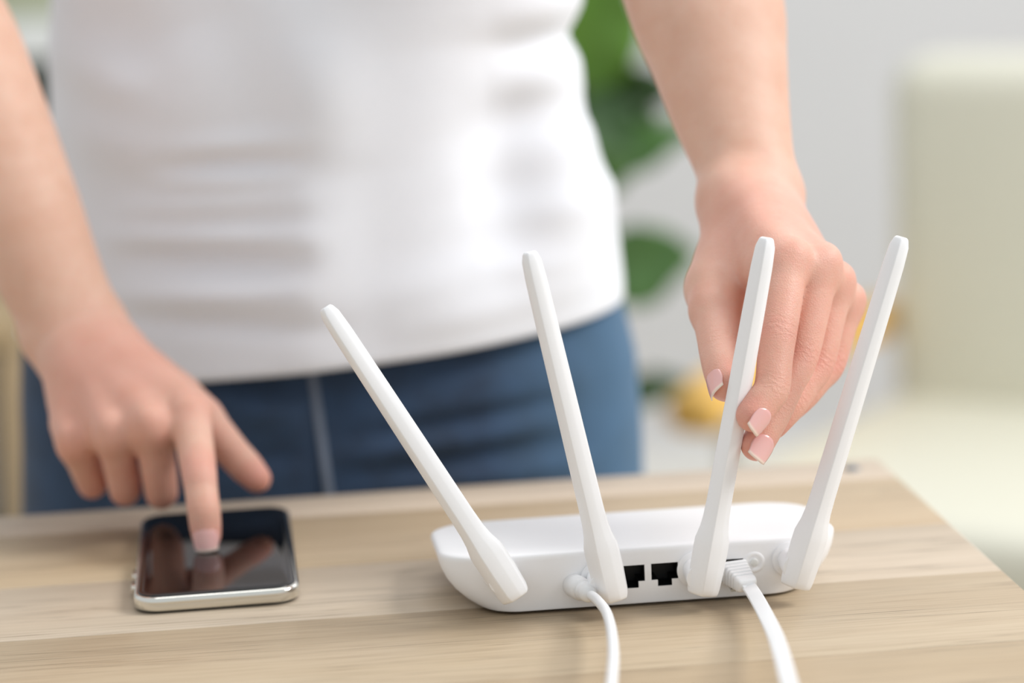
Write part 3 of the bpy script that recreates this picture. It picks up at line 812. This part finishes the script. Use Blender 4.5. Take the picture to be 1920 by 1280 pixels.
# ------------------------------------------------------------------ potted plant
pl = empty('potted_plant', (.20, 2.80, 0)); tag(pl, 'tall broad-leaved green houseplant in a pale pot behind the person', 'plant')
def leaf_mat(name, a, b):
    t = NT(name, .38); n_ = t.noise(t.coords(), 18, 3); t.color(t.ramp(n_, [(.3, lin(a)), (.7, lin(b))])); t.bump(t.noise(t.coords(), 60, 3), .2, .002)
    t.b.inputs['Transmission Weight'].default_value = 0; return t.m
m_leaf = [leaf_mat('leaf_bright', (84, 128, 40), (104, 148, 56)), leaf_mat('leaf_dark', (46, 76, 34), (60, 92, 44)), leaf_mat('leaf_mid', (72, 112, 52), (92, 134, 70))]
m_stem = simple('plant_stem', (110, 96, 66), .8)
stem = [Vector((.20, 2.80, .26)), Vector((.23, 2.74, .6)), Vector((.25, 2.68, .9)), Vector((.25, 2.66, 1.2)), Vector((.24, 2.66, 1.5))]
stem = [Vector(q) for q in catmull(stem, 6)]
loft('stem', tube_rings(stem, lambda q: circ(.014 - .006*q, 10)), m_stem, pl)
def leaf(b, tp, Yb, Yt, wpx, mi, roll=0.0):
    B, T = at(*b, Yb), at(*tp, Yt); ax_ = (T - B); L = ax_.length; ax_.normalize()
    face = (CAMP - B).normalized(); sd = ax_.cross(face).normalized(); nn = sd.cross(ax_)
    c, s_ = math.cos(roll), math.sin(roll); sd, nn = sd*c + nn*s_, nn*c - sd*s_
    hw = wpx/1.72/1000/2; V, F = [], []; NU, NV = 8, 14
    for i in range(NV + 1):
        v = i/NV; wd = hw*(math.sin(math.pi*min(1, v**.85))**.75)
        for j in range(NU + 1):
            u = j/NU*2 - 1
            V.append(B + ax_*(L*v) + sd*(wd*u) + nn*(-.10*L*(v - .4)**2 + .18*wd*abs(u) + .006*math.sin(v*16 + u*2)*abs(u)))
    for i in range(NV):
        for j in range(NU): a = i*(NU + 1) + j; F.append((a, a + 1, a + NU + 2, a + NU + 1))
    o = obj_pd('leaf', V, F, m_leaf[mi], pl); so = o.modifiers.new('s', 'SOLIDIFY'); so.thickness = .0012
    q = min(stem, key=lambda w_: (w_ - B).length + abs(w_.z - B.z + .06)); mid_ = (q + B)/2 + Vector((0, 0, .015))
    loft('petiole', tube_rings([Vector(w_) for w_ in catmull([q, mid_, B + ax_*.01], 5)], circ(.0035, 8)), m_stem, o)
leaf((1085, 175), (1140, -90), 2.5, 2.45, 190, 0, .2)
leaf((1050, 150), (1272, 172), 2.55, 2.45, 110, 1, -.35)
leaf((1055, 190), (1215, 300), 2.5, 2.45, 140, 1, .3)
leaf((1060, 250), (1240, 215), 2.6, 2.55, 110, 1, -.2)
leaf((1080, 330), (1310, 232), 2.5, 2.42, 84, 2, .2)
leaf((1070, 345), (1190, 300), 2.45, 2.4, 90, 2, -.2)
leaf((1120, 520), (1300, 470), 2.5, 2.42, 150, 2, .1)
leaf((1150, 745), (1285, 712), 2.5, 2.42, 66, 1, .3)
leaf((1000, 420), (1110, 520), 2.7, 2.7, 120, 1, .3)
leaf((900, -60), (1010, 100), 2.7, 2.7, 140, 0, .3)
leaf((1020, 120), (900, 260), 2.7, 2.7, 140, 2, -.3)
pot = [[Vector((.20 + r*math.cos(2*math.pi*i/40), 2.80 + r*math.sin(2*math.pi*i/40), z)) for i in range(40)] for z, r in ((0, .11), (.004, .118), (.30, .155), (.305, .158), (.305, .148), (.27, .144))]
loft('pot', pot, simple('pale_pot', (214, 218, 218), .4, .02), pl)
bm = bmesh.new(); bmesh.ops.create_cone(bm, cap_ends=True, segments=32, radius1=.142, radius2=.144, depth=.02, matrix=Matrix.Translation((.20, 2.80, .262))); obj_bm('soil', bm, simple('soil', (58, 44, 34), .95, .3, 90), pl)

# ------------------------------------------------------------------ shelves on the left
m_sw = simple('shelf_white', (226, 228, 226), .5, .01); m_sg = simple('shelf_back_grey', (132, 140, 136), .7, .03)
sx0, sx1 = at(-260, 0, 3.6).x, at(175, 0, 3.6).x
zt = at(60, 40, 3.6).z; zb = at(60, 112, 3.6).z
sh = empty('shelf_unit', ((sx0 + sx1)/2, 3.78, 0)); tag(sh, 'white open shelf unit against the far wall behind the left arm', 'shelf')
SD = .34
for z0, z1 in ((zb, zt), (.36, .40), (.04, .08)):
    box('shelf_board', ((sx0 + sx1)/2, 3.6 + SD/2, (z0 + z1)/2), (sx1 - sx0, SD, z1 - z0), m_sw, sh, bev=.003)
box('back_panel', ((sx0 + sx1)/2, 3.6 + SD + .006, zb/2), (sx1 - sx0, .012, zb), m_sg, sh)
for x in (sx0 - .011, sx1 + .011):
    box('side_panel', (x, 3.6 + SD/2, zt/2), (.022, SD, zt), m_sw, sh, bev=.003)
m_olive = simple('olive_canvas', (172, 176, 150), .85, .05, 50)
bx0, bx1 = at(-160, 0, 3.66).x, at(150, 0, 3.66).x
bk = empty('storage_box', ((bx0 + bx1)/2, 3.76, zt)); tag(bk, 'olive grey canvas storage box on top of the white shelf unit', 'box')
box('box_body', ((bx0 + bx1)/2, 3.77, zt + .101), (bx1 - bx0, .24, .20), m_olive, bk, bev=.01, seg=3)
box('lid', ((bx0 + bx1)/2, 3.77, zt + .215), (bx1 - bx0 + .012, .252, .03), m_olive, bk, bev=.006, seg=3)
# low wooden cabinet
m_tan = wood_mat('tan_wood', (168, 144, 108), (178, 155, 120), (150, 126, 92), 9.1)
cx0, cx1 = at(-420, 800, 2.6).x, at(40, 800, 2.6).x; ct = at(20, 612, 2.6).z
cb = empty('wooden_cabinet', ((cx0 + cx1)/2, 2.75, 0)); tag(cb, 'low tan wooden cabinet standing left of the person', 'cabinet')
for x in (cx0 + .010, cx1 - .010): box('side_panel', (x, 2.75, (ct - .022)/2), (.020, .30, ct - .022), m_tan, cb, bev=.002)
box('top_board', ((cx0 + cx1)/2, 2.75, ct - .011), (cx1 - cx0 + .01, .31, .022), m_tan, cb, bev=.002)
box('shelf_board', ((cx0 + cx1)/2, 2.755, ct*.5), (cx1 - cx0 - .042, .28, .02), m_tan, cb)
box('back_panel', ((cx0 + cx1)/2, 2.895, (ct - .022)/2), (cx1 - cx0 - .042, .008, ct - .03), m_sw, cb)
